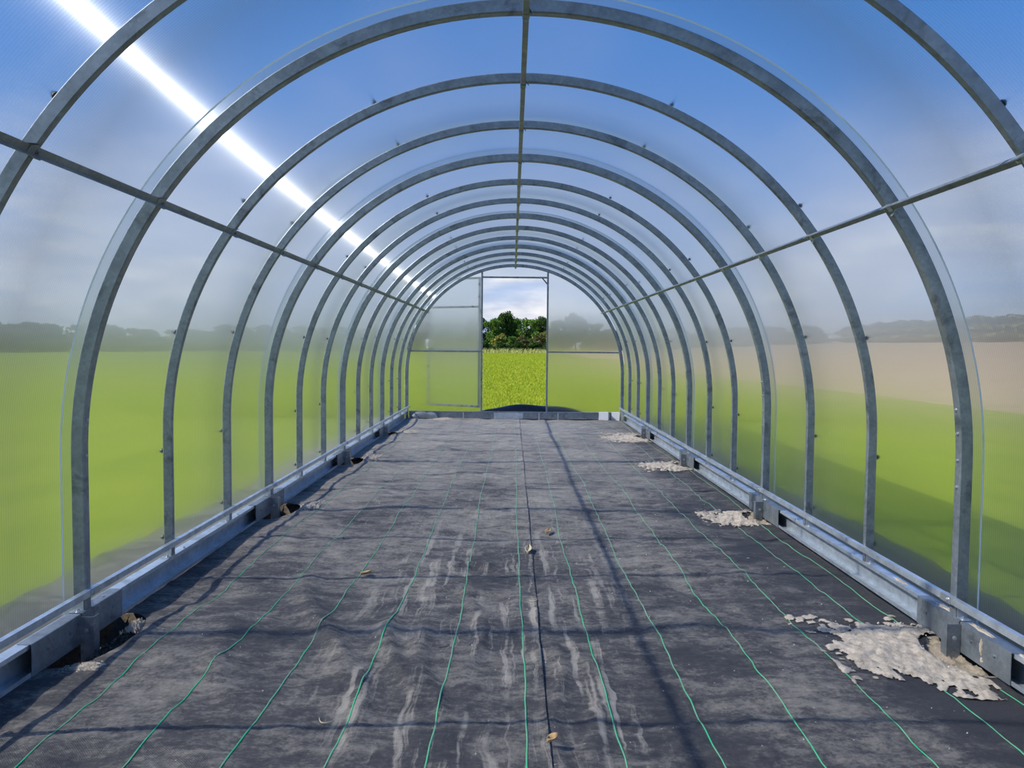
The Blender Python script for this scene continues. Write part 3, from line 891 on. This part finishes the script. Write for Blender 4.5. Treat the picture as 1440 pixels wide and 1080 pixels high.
# open door leaf folded back outside the left end pane
door = empty('door_1', (DL - 0.03, YE + 0.05, SILL)); tag(door, kind='structure')
WL, HL = 0.84, 1.80
def dbox(name, x0, x1, z0, z1, m='zinc', d=0.02):
    bm = bmesh.new(); box(bm, x0, x1, 0, d, z0, z1, 0.002)
    o = from_bm(name, bm, m); o.parent = door; return o
t = 0.026
dbox('stile', -t, 0, 0.05, 0.05 + HL); dbox('stile', -WL, -WL + t, 0.05, 0.05 + HL)
for z, nm in ((0.05, 'bottom_rail'), (0.05 + HL - t, 'top_rail'), (1.43, 'upper_rail'), (0.835, 'middle_rail')):
    dbox(nm, -WL + t, -t, z, z + t)
me = bpy.data.meshes.new('door_pane')
V = [(x, y, z) for y in (0.021, 0.026) for x, z in ((-WL, 0.05), (0, 0.05), (0, 0.05 + HL), (-WL, 0.05 + HL))]
me.from_pydata(V, [], [(0, 1, 2, 3), (7, 6, 5, 4), (0, 4, 5, 1), (1, 5, 6, 2), (2, 6, 7, 3), (3, 7, 4, 0)])
for nm in ('sheet_end', 'skin', 'edge'): me.materials.append(M[nm])
me.polygons.foreach_set('material_index', [0, 1, 2, 2, 2, 2])
o = bpy.data.objects.new('door_pane', me); C.objects.link(o); o.parent = door
bm = bmesh.new(); box(bm, -WL + 0.003, -WL + 0.035, -0.035, -0.003, 0.86, 0.99, 0.006)
box(bm, -WL + 0.010, -WL + 0.028, -0.05, -0.035, 0.90, 0.95, 0.004)
o = from_bm('door_handle', bm, 'sunlit_white'); o.parent = door
for z in (0.10, 0.27, 0.44, 0.61, 1.2, 1.38, 1.75, 1.58):
    for x in ((-WL + t / 2,) if z < 1.45 else (-t / 2,)):
        bm = bmesh.new(); bolt_bm(bm, (x, 0, z), (0, -1, 0), 0.011, 0.006); o = from_bm('bolt', bm, 'bolt'); o.parent = door
for x in (-0.65, -0.47, -0.28, -0.12):
    for z in (0.063, 1.443):
        bm = bmesh.new(); bolt_bm(bm, (x, 0, z), (0, -1, 0), 0.011, 0.006); o = from_bm('bolt', bm, 'bolt'); o.parent = door
door.rotation_euler = (0, 0, math.radians(-25))
for z in (0.5, 1.35):
    bm = bmesh.new()
    box(bm, DL - 0.04, DL - 0.006, YE + 0.02, YE + 0.045, SILL + z, SILL + z + 0.06, 0.002)
    part(from_bm('hinge', bm, 'boltz'), wall)

# ------------------------------------------------------------------ sand and concrete round the right-hand legs
def sand(name, label, cx, cy, sx, sy, h, seed, cut=None, mat_='sand', lift=0.005, thr=0.28, cat='sand'):
    rg = np.random.default_rng(seed)
    n = 90
    a = np.linspace(-1.25, 1.25, n)
    A, B = np.meshgrid(a, a, indexing='ij')
    X = cx + A * sx; Y = cy + B * sy
    env = np.exp(-1.1 * (A ** 2 + B ** 2))
    nz = np.zeros_like(A)
    for i in range(44):
        fq = rg.uniform(3, 52); an = rg.uniform(0, 6.28)
        nz += np.sin(fq * (np.cos(an) * A + np.sin(an) * B) + rg.uniform(0, 6.28)) / (1 + fq * 0.03)
    nz /= 6
    H = (env + 0.34 * nz - thr)
    H -= 0.5 * (rg.random(A.shape) < 0.10) * (H < 0.30)
    Z = floor_z(X, Y) + lift + np.clip(H, -0.15, 1) * h + 0.0015 * rg.standard_normal(A.shape) * (H > 0)
    idx = np.arange(n * n).reshape(n, n)
    F = np.stack([idx[:-1, :-1], idx[1:, :-1], idx[1:, 1:], idx[:-1, 1:]], -1).reshape(-1, 4)
    keep = (H.ravel()[F].max(1) > 0) & (np.abs(X.ravel()[F]).max(1) < 1.452)
    if cut is not None:
        ccx, ccy, ca, cb = cut
        E = ((X - ccx) / ca) ** 2 + ((Y - ccy) / cb) ** 2
        keep &= E.ravel()[F].min(1) > 0.92
    o = from_arr(name, np.stack([X, Y, Z], -1).reshape(-1, 3), F[keep], mat_, smooth=True)
    tag(o, label, cat, kind='stuff')
    return o
R0 = HOLES[1]; R3 = HOLES[3]; R6 = HOLES[5]; R9 = HOLES[7]
sand('sand_spill', 'pale sand spread on the fabric around the near right leg', 1.28, 2.50, 0.24, 0.28, 0.016, 11, R0, thr=0.36)
sand('sand_spill', 'pale sand on the fabric beside the right leg at the fourth arch', 1.33, 4.50, 0.20, 0.17, 0.016, 12, R3)
sand('sand_spill', 'pale sand on the fabric beside the right leg at the seventh arch', 1.30, 6.46, 0.22, 0.26, 0.016, 13, R6)
sand('sand_spill', 'pale sand on the fabric beside the right leg at the tenth arch', 1.26, 8.48, 0.26, 0.34, 0.016, 14, R9)
sand('sand_spill', 'small pale sand patch by the near left hole', -1.34, 2.31, 0.07, 0.035, 0.006, 15, HOLES[0], lift=0.004, thr=0.58)
sand('sand_spill', 'lump of pale sand on the far rim of the near left hole', -1.352, 2.665, 0.030, 0.04, 0.030, 16, None, lift=-0.004, thr=0.3)
sand('sand_spill', 'small pale sand patch by the left hole at the fourth arch', -1.27, 4.70, 0.05, 0.14, 0.012, 17, HOLES[2], lift=0.006)
sand('sand_spill', 'small pale sand patch by the left hole at the seventh arch', -1.27, 6.75, 0.06, 0.18, 0.012, 18, HOLES[4], lift=0.006)
sand('sand_spill', 'small pale sand patch by the left hole at the tenth arch', -1.22, 8.85, 0.10, 0.20, 0.012, 19, HOLES[6], lift=0.006)
sand('sand_spill', 'thin pale sand patch in front of the end sill on the left', -1.02, 10.38, 0.14, 0.12, 0.010, 20, None, lift=0.006)
for q, (cx, cy, a, b) in enumerate((R0, R3, R6, R9)):
    n = 40; A, B = np.meshgrid(np.linspace(-1, 1, n), np.linspace(-1, 1, n), indexing='ij')
    X = cx + A * a * 1.05; Y = cy + B * b * 1.05
    Z = -0.012 + 0.008 * np.sin(11 * A + 3 * B) * np.cos(7 * B) + 0.003 * rng.standard_normal(A.shape) + 0.02 * (A ** 2 + B ** 2 > 0.8)
    Z = np.minimum(Z, 0.002)
    idx = np.arange(n * n).reshape(n, n)
    F = np.stack([idx[:-1, :-1], idx[1:, :-1], idx[1:, 1:], idx[:-1, 1:]], -1).reshape(-1, 4)
    keep = ((A ** 2 + B ** 2).ravel()[F].max(1) < 1.0) & (X.ravel()[F].max(1) < 1.462)
    o = from_arr('concrete_footing', np.stack([X, Y, Z], -1).reshape(-1, 3), F[keep], 'concrete', smooth=True)
    tag(o, 'rough sandy concrete in the hole around the right leg at the %s full arch' % ORD[(0, 3, 6, 9)[q]], 'concrete', 'concrete footings')

# loose crumbs of soil and sand
def crumbs(name, label, spots, matn, seed):
    rg = np.random.default_rng(seed); V, F = [], []
    base_v = np.array([(1, 0, 0), (-1, 0, 0), (0, 1, 0), (0, -1, 0), (0, 0, 1), (0, 0, -1)], float)
    base_f = np.array([(0, 2, 4), (2, 1, 4), (1, 3, 4), (3, 0, 4), (2, 0, 5), (1, 2, 5), (3, 1, 5), (0, 3, 5)])
    for (x0, x1, y0, y1, n, r, dz) in spots:
        for _ in range(n):
            x = rg.uniform(x0, x1); y = rg.uniform(y0, y1); rr = r * rg.uniform(0.4, 1.2)
            z = float(floor_z(x, y)) + dz + rr * 0.4
            v = base_v * rr * rg.uniform(0.6, 1.2, (6, 1)) + (x, y, z)
            F.append(base_f + len(V) * 6); V.append(v)
    o = from_arr(name, np.concatenate(V), np.concatenate(F), matn)
    tag(o, label, 'crumbs', kind='stuff')
crumbs('sand_crumbs', 'pale crumbs scattered around the near right sand spill', [(1.06, 1.42, 2.3, 2.8, 110, 0.0035, 0.004), (1.30, 1.44, 2.62, 2.75, 26, 0.007, 0.004), (1.15, 1.45, 4.3, 4.7, 40, 0.004, 0.004)], 'stone', 1)
crumbs('soil_crumbs', 'dark soil crumbs in the near left hole', [(-1.45, -1.34, 2.32, 2.78, 140, 0.010, -0.06), (-1.40, -1.31, 2.40, 2.74, 150, 0.006, -0.018)], 'soil', 2)
crumbs('grit_specks', 'tiny pale grit specks scattered over the dusty fabric', [(-1.3, 1.3, 1.8, 5.0, 160, 0.0028, 0.005)], 'stone', 3)

# ------------------------------------------------------------------ little things on the floor
def twig(label, x, y, L, ang, r, matn='straw', bend=0.02):
    bm = bmesh.new(); n = 8; prev = None
    for i in range(n + 1):
        u = i / n - 0.5; px = x + u * L * math.cos(ang) - bend * (4 * u * u) * math.sin(ang); py = y + u * L * math.sin(ang) + bend * (4 * u * u) * math.cos(ang)
        pz = float(floor_z(px, py)) + 0.007 + r
        rr = r * (1 - 0.4 * abs(u))
        ring = [bm.verts.new((px + rr * math.cos(a) * -math.sin(ang), py + rr * math.cos(a) * math.cos(ang), pz + rr * math.sin(a))) for a in np.linspace(0, 2 * math.pi, 7)[:-1]]
        if prev:
            for j in range(6): bm.faces.new((prev[j], prev[(j + 1) % 6], ring[(j + 1) % 6], ring[j]))
        else: bm.faces.new(ring)
        prev = ring
    bm.faces.new(prev[::-1])
    tag(from_bm('twig', bm, matn, smooth=True), label, 'twig')
def dry_leaf(label, x, y, L, W, ang, matn='leaf_dry', up=0.012):
    bm = bmesh.new(); n = 8; rows = []
    for i in range(n + 1):
        u = i / n; hw = W * math.sin(math.pi * min(1, u * 0.96 + 0.02)) ** 0.8 * 0.5 + 0.0004
        row = []
        for v in (-1, -0.5, 0, 0.5, 1):
            lx = (u - 0.5) * L; ly = v * hw
            px = x + lx * math.cos(ang) - ly * math.sin(ang); py = y + lx * math.sin(ang) + ly * math.cos(ang)
            pz = float(floor_z(x, y)) + 0.009 + up * abs(v) ** 1.5 + 0.008 * u * u
            row.append(bm.verts.new((px, py, pz)))
        rows.append(row)
    for a, b in zip(rows[:-1], rows[1:]):
        for j in range(4): bm.faces.new((a[j], a[j + 1], b[j + 1], b[j]))
    o = from_bm('dry_leaf', bm, matn, smooth=True)
    md = o.modifiers.new('thick', 'SOLIDIFY'); md.thickness = 0.0012
    tag(o, label, 'leaf')
twig('pale curved twig lying in the near left of the floor', -0.522, 1.965, 0.044, -0.25, 0.0020)
twig('thin dark twig lying across the near left folds', -0.24, 2.50, 0.05, 1.2, 0.0014, 'bolt')
twig('thin pale straw on the fabric right of the centre seam', 0.06, 2.96, 0.035, 0.1, 0.0016)
dry_leaf('small brown dry leaf on the left middle of the floor', -0.665, 3.30, 0.045, 0.022, 0.1)
dry_leaf('dry straw-coloured leaf on the centre seam', 0.052, 3.72, 0.11, 0.035, 1.5, 'straw', 0.015)
dry_leaf('curled brown leaf at the bottom edge beside the centre thread', 0.072, 1.85, 0.030, 0.024, 0.5, 'leaf_dry', 0.012)
dry_leaf('faint brown leaf right of the seam beyond the straw one', 0.165, 4.1, 0.06, 0.03, 1.2)

# ------------------------------------------------------------------ grass blades by the doorway
def blades(name, label, n, x0, x1, y0, y1, hmin, hmax, wd, matn, seed, zb=-0.06, pw=1.0, skip=True):
    rg = np.random.default_rng(seed)
    y = y0 + (y1 - y0) * rg.random(n) ** pw; x = rg.uniform(x0, x1, n) if name != 'grass_blades' else rg.normal(0.1, 1.9 + 0.035 * (y - y0), n)
    h = rg.uniform(hmin, hmax, n); a = rg.uniform(0, math.pi, n); lean = rg.normal(0, 0.45, (n, 2)) * h[:, None]
    sc_ = 1 + (y - y0) / 18.0
    dx = np.cos(a) * wd * sc_; dy = np.sin(a) * wd * sc_
    z = np.full(n, zb)
    p0 = np.stack([x - dx, y - dy, z], -1); p1 = np.stack([x + dx, y + dy, z], -1)
    m0 = np.stack([x - dx * .7 + lean[:, 0] * .35, y - dy * .7 + lean[:, 1] * .35, z + h * .6], -1)
    m1 = np.stack([x + dx * .7 + lean[:, 0] * .35, y + dy * .7 + lean[:, 1] * .35, z + h * .6], -1)
    tp = np.stack([x + lean[:, 0], y + lean[:, 1], z + h], -1)
    V = np.stack([p0, p1, m1, m0, tp], 1).reshape(-1, 3)
    b = np.arange(n)[:, None] * 5
    F = np.concatenate([b + [0, 1, 2], b + [0, 2, 3], b + [3, 2, 4]])
    o = from_arr(name, V, F, matn)
    return tag(o, label, 'grass', kind='stuff')
blades('grass_blades', 'bright green grass of the meadow seen through the doorway', 170000, -4.5, 4.7, YE + 0.5, YE + 105, 0.03, 0.075, 0.005, 'blade', 21, pw=2.5)

# ------------------------------------------------------------------ trees and hedges
def crown_mesh(name, lobes, n, leaf, seed):
    rg = np.random.default_rng(seed)
    V = []
    lob = np.array(lobes, float); wts = (lob[:, 3] * lob[:, 4]) ** 1.0; wts /= wts.sum()
    li = rg.choice(len(lob), n, p=wts)
    d = rg.standard_normal((n, 3)); d /= np.linalg.norm(d, axis=1)[:, None]
    r = rg.random(n) ** 0.28
    # lumpy outline
    lump = 1 + 0.22 * np.sin(5 * d[:, 0] + li) * np.cos(4 * d[:, 2] + 2 * li) + 0.12 * np.sin(11 * d[:, 1] + 7 * d[:, 2])
    c = lob[li, :3] + d * (lob[li][:, [3, 3, 4]]) * (r * lump)[:, None]
    u = rg.standard_normal((n, 3)); u /= np.linalg.norm(u, axis=1)[:, None]
    t = rg.standard_normal((n, 3)); v = np.cross(u, t); v /= np.linalg.norm(v, axis=1)[:, None]
    s = leaf * rg.uniform(0.5, 1.3, (n, 1))
    q = np.stack([c - u * s, c + v * s * 0.7, c + u * s, c - v * s * 0.7], 1).reshape(-1, 3)
    F = np.arange(n * 4).reshape(n, 4)
    me = bpy.data.meshes.new(name); me.from_pydata(q.tolist(), [], F.tolist()); me.update()
    return me
def rand_lobes(seed, h, w_, n, base=0.15):
    rg = np.random.default_rng(seed); L = []
    for i in range(n):
        z = h * (base + (0.92 - base) * rg.random())
        k = 1 - 0.55 * (z / h) ** 2
        L.append((rg.uniform(-1, 1) * w_ * 0.36 * k, rg.uniform(-1, 1) * w_ * 0.30 * k, z, w_ * rg.uniform(0.10, 0.19) * k + 0.25, h * rg.uniform(0.07, 0.13)))
    return L
def trunk_mesh(h, r):
    bm = bmesh.new(); prev = None
    for i in range(6):
        u = i / 5; rr = r * (1 - 0.65 * u); ox = 0.15 * math.sin(3 * u) * h / 6
        ring = [bm.verts.new((ox + rr * math.cos(a), rr * math.sin(a), u * h)) for a in np.linspace(0, 2 * math.pi, 9)[:-1]]
        if prev:
            for j in range(8): bm.faces.new((prev[j], prev[(j + 1) % 8], ring[(j + 1) % 8], ring[j]))
        else: bm.faces.new(ring)
        prev = ring
    bm.faces.new(prev[::-1])
    for k in range(4):
        a = k * 1.7; z = h * (0.45 + 0.12 * k)
        p0 = Vector((0.1, 0, z)); p1 = p0 + Vector((math.cos(a) * h * 0.22, math.sin(a) * h * 0.22, h * 0.22))
        dd = (p1 - p0); q = dd.to_track_quat('Z', 'Y').to_matrix().to_4x4()
        bmesh.ops.create_cone(bm, cap_ends=True, segments=6, radius1=r * 0.4, radius2=r * 0.12, depth=dd.length, matrix=Matrix.Translation((p0 + p1) / 2) @ q)
    me = bpy.data.meshes.new('trunk'); bm.to_mesh(me); bm.free(); me.materials.append(M['bark']); return me
PROTO = {}

def proto(kind, seed, h, w_, nl, n, leaf, matn, base):
    me = crown_mesh('crown', rand_lobes(seed, h, w_, nl, base), n, leaf, seed); me.materials.append(M[matn])
    PROTO[kind] = (me, trunk_mesh(h * 0.75, h * 0.025))
proto('tall', 31, 8.0, 7.5, 42, 9500, 0.20, 'leaf_dark', 0.12)
proto('green', 32, 6.5, 6.5, 34, 8000, 0.19, 'leaf_mid', 0.10)
proto('olive', 33, 4.0, 5.0, 22, 5000, 0.17, 'leaf_yellow', 0.10)
proto('bronze', 34, 3.6, 5.0, 22, 5000, 0.17, 'leaf_brown', 0.06)
proto('deep', 35, 3.0, 5.5, 22, 5000, 0.18, 'leaf_dark', 0.05)
def tree(name, kind, x, y, s, rz, label, cat, group=None, z=-0.06, sx=1.0):
    r = thing(name, label, cat, (x, y, z), group)
    r.rotation_euler = (0, 0, rz)
    for nm, me in zip(('crown', 'trunk'), PROTO[kind]):
        o = bpy.data.objects.new(nm, me); C.objects.link(o); o.parent = r; o.scale = (s * sx, s * sx, s)
D = 130
def X_at(px, y): return CAMX + (px - 720) / F_PX * y
tree('tree', 'tall', X_at(712, 136), 136, 0.88, 0.4, 'tallest dark green tree, left of centre through the doorway', 'tree', sx=0.72)
tree('tree', 'green', X_at(691, 134), 134, 0.90, 1.1, 'bright green tree at the left side of the doorway view', 'tree', sx=0.8)
tree('tree', 'green', X_at(745, 135), 135, 0.93, 2.3, 'broad green tree right of the tallest one in the doorway view', 'tree', sx=0.85)
tree('tree', 'tall', X_at(760, 140), 140, 0.80, 3.0, 'dark treetop behind the broad green tree at the right of the doorway', 'tree', sx=0.7)
tree('tree', 'green', X_at(729, 143), 143, 0.98, 4.0, 'green tree filling the gap between the two highest crowns', 'tree', sx=0.75)
tree('tree', 'green', X_at(701, 141), 141, 0.98, 5.0, 'lighter green tree just left behind the tallest one', 'tree', sx=0.7)
tree('bush', 'olive', X_at(702, 126), 126, 0.90, 0.2, 'rounded yellow-olive bush below the tallest tree', 'bush', sx=0.62)
tree('bush', 'olive', X_at(768, 127), 127, 1.10, 1.2, 'olive bush at the right edge of the doorway view', 'bush', sx=0.7)
tree('bush', 'bronze', X_at(735, 125), 125, 0.80, 2.2, 'bronze-tinted bush in the middle of the doorway view', 'bush', sx=0.7)
tree('bush', 'bronze', X_at(755, 124), 124, 0.85, 0.7, 'reddish brown bush right of the bronze one', 'bush', sx=0.7)
tree('bush', 'green', X_at(717, 124), 124, 0.42, 0.7, 'low fresh green bush in front of the tallest tree', 'bush', sx=1.1)
for i, px in enumerate((684, 706, 727, 749, 770)):
    tree('bush', 'deep', X_at(px, 121), 121, 0.62, i * 1.1, ('dark low bush at the left foot of the trees', 'dark low bush under the yellow-olive one', 'dark low bush at the centre foot of the trees',
         'dark low bush under the bronze ones', 'dark low bush at the right foot of the trees')[i], 'bush', 'dark bushes along the foot of the trees', sx=0.85)
g2 = 'trees blurred behind the end wall panels'
for i, px in enumerate([560, 590, 618, 645, 668, 790, 812, 838, 862, 888]):
    kind = ('green', 'tall', 'green', 'bronze', 'tall')[i % 5]
    side = 'left' if px < 700 else 'right'
    tree('tree', kind, X_at(px, 134), 134 + (i * 7) % 9, 0.78 + 0.05 * ((i * 3) % 4), i * 0.9,
         'dark tree blurred behind the %s end panel' % side, 'tree', g2 + ', ' + side, sx=0.95)
g3 = 'far boundary trees on the left'
rg = np.random.default_rng(77)
proto('hedge', 36, 3.2, 7.5, 40, 6000, 0.24, 'leaf_brown', 0.05)
for i in range(17):
    y = 125 - i * 7.8; x = -42 - i * 2.0 - rg.uniform(0, 2)
    tree('hedge_bush', 'hedge', x, y, rg.uniform(0.92, 1.08), 1.2 + 0.2 * (i % 3), 'brown-green hedge bush blurred behind the left side panels', 'bush', g3, sx=1.25)
for i in range(6):
    y = 128 - i * 2 ; x = -13 - i * 5.2
    tree('hedge_bush', 'hedge', x - 4, y, 1.25, 0.2 * (i % 3), 'taller hedge bush blurred beyond the far left panels', 'bush', 'far left boundary hedge', sx=1.0)
for i in range(17):
    y = 135 - i * 7.4; x = 58 + rg.uniform(0, 3) + max(0, (i - 9)) * 0.9
    tree('hedge_bush', 'hedge', x, y, rg.uniform(0.92, 1.08), 1.2 + 0.2 * (i % 3), 'hedge bush above the brown field, blurred behind the right side panels', 'bush', 'far boundary trees on the right',
         z=-0.07 + 0.042 * (x - 8), sx=1.25)
for i in range(7):
    x = 18 + i * 5.8
    tree('hedge_bush', 'hedge', x, 138 + (i % 3), 1.2, 0.2 * (i % 3), 'taller hedge bush blurred beyond the far right panels', 'bush', 'far right boundary hedge', z=0.03 * (x - 8), sx=1.0)
# pale long grass at the foot of the trees
def tuft_band():
    return blades('long_grass', 'pale yellow long grass along the foot of the far bushes', 2600, -14, 14, 116, 118, 0.35, 0.95, 0.02, 'pale_grass', 30, zb=-0.06)
tuft_band()
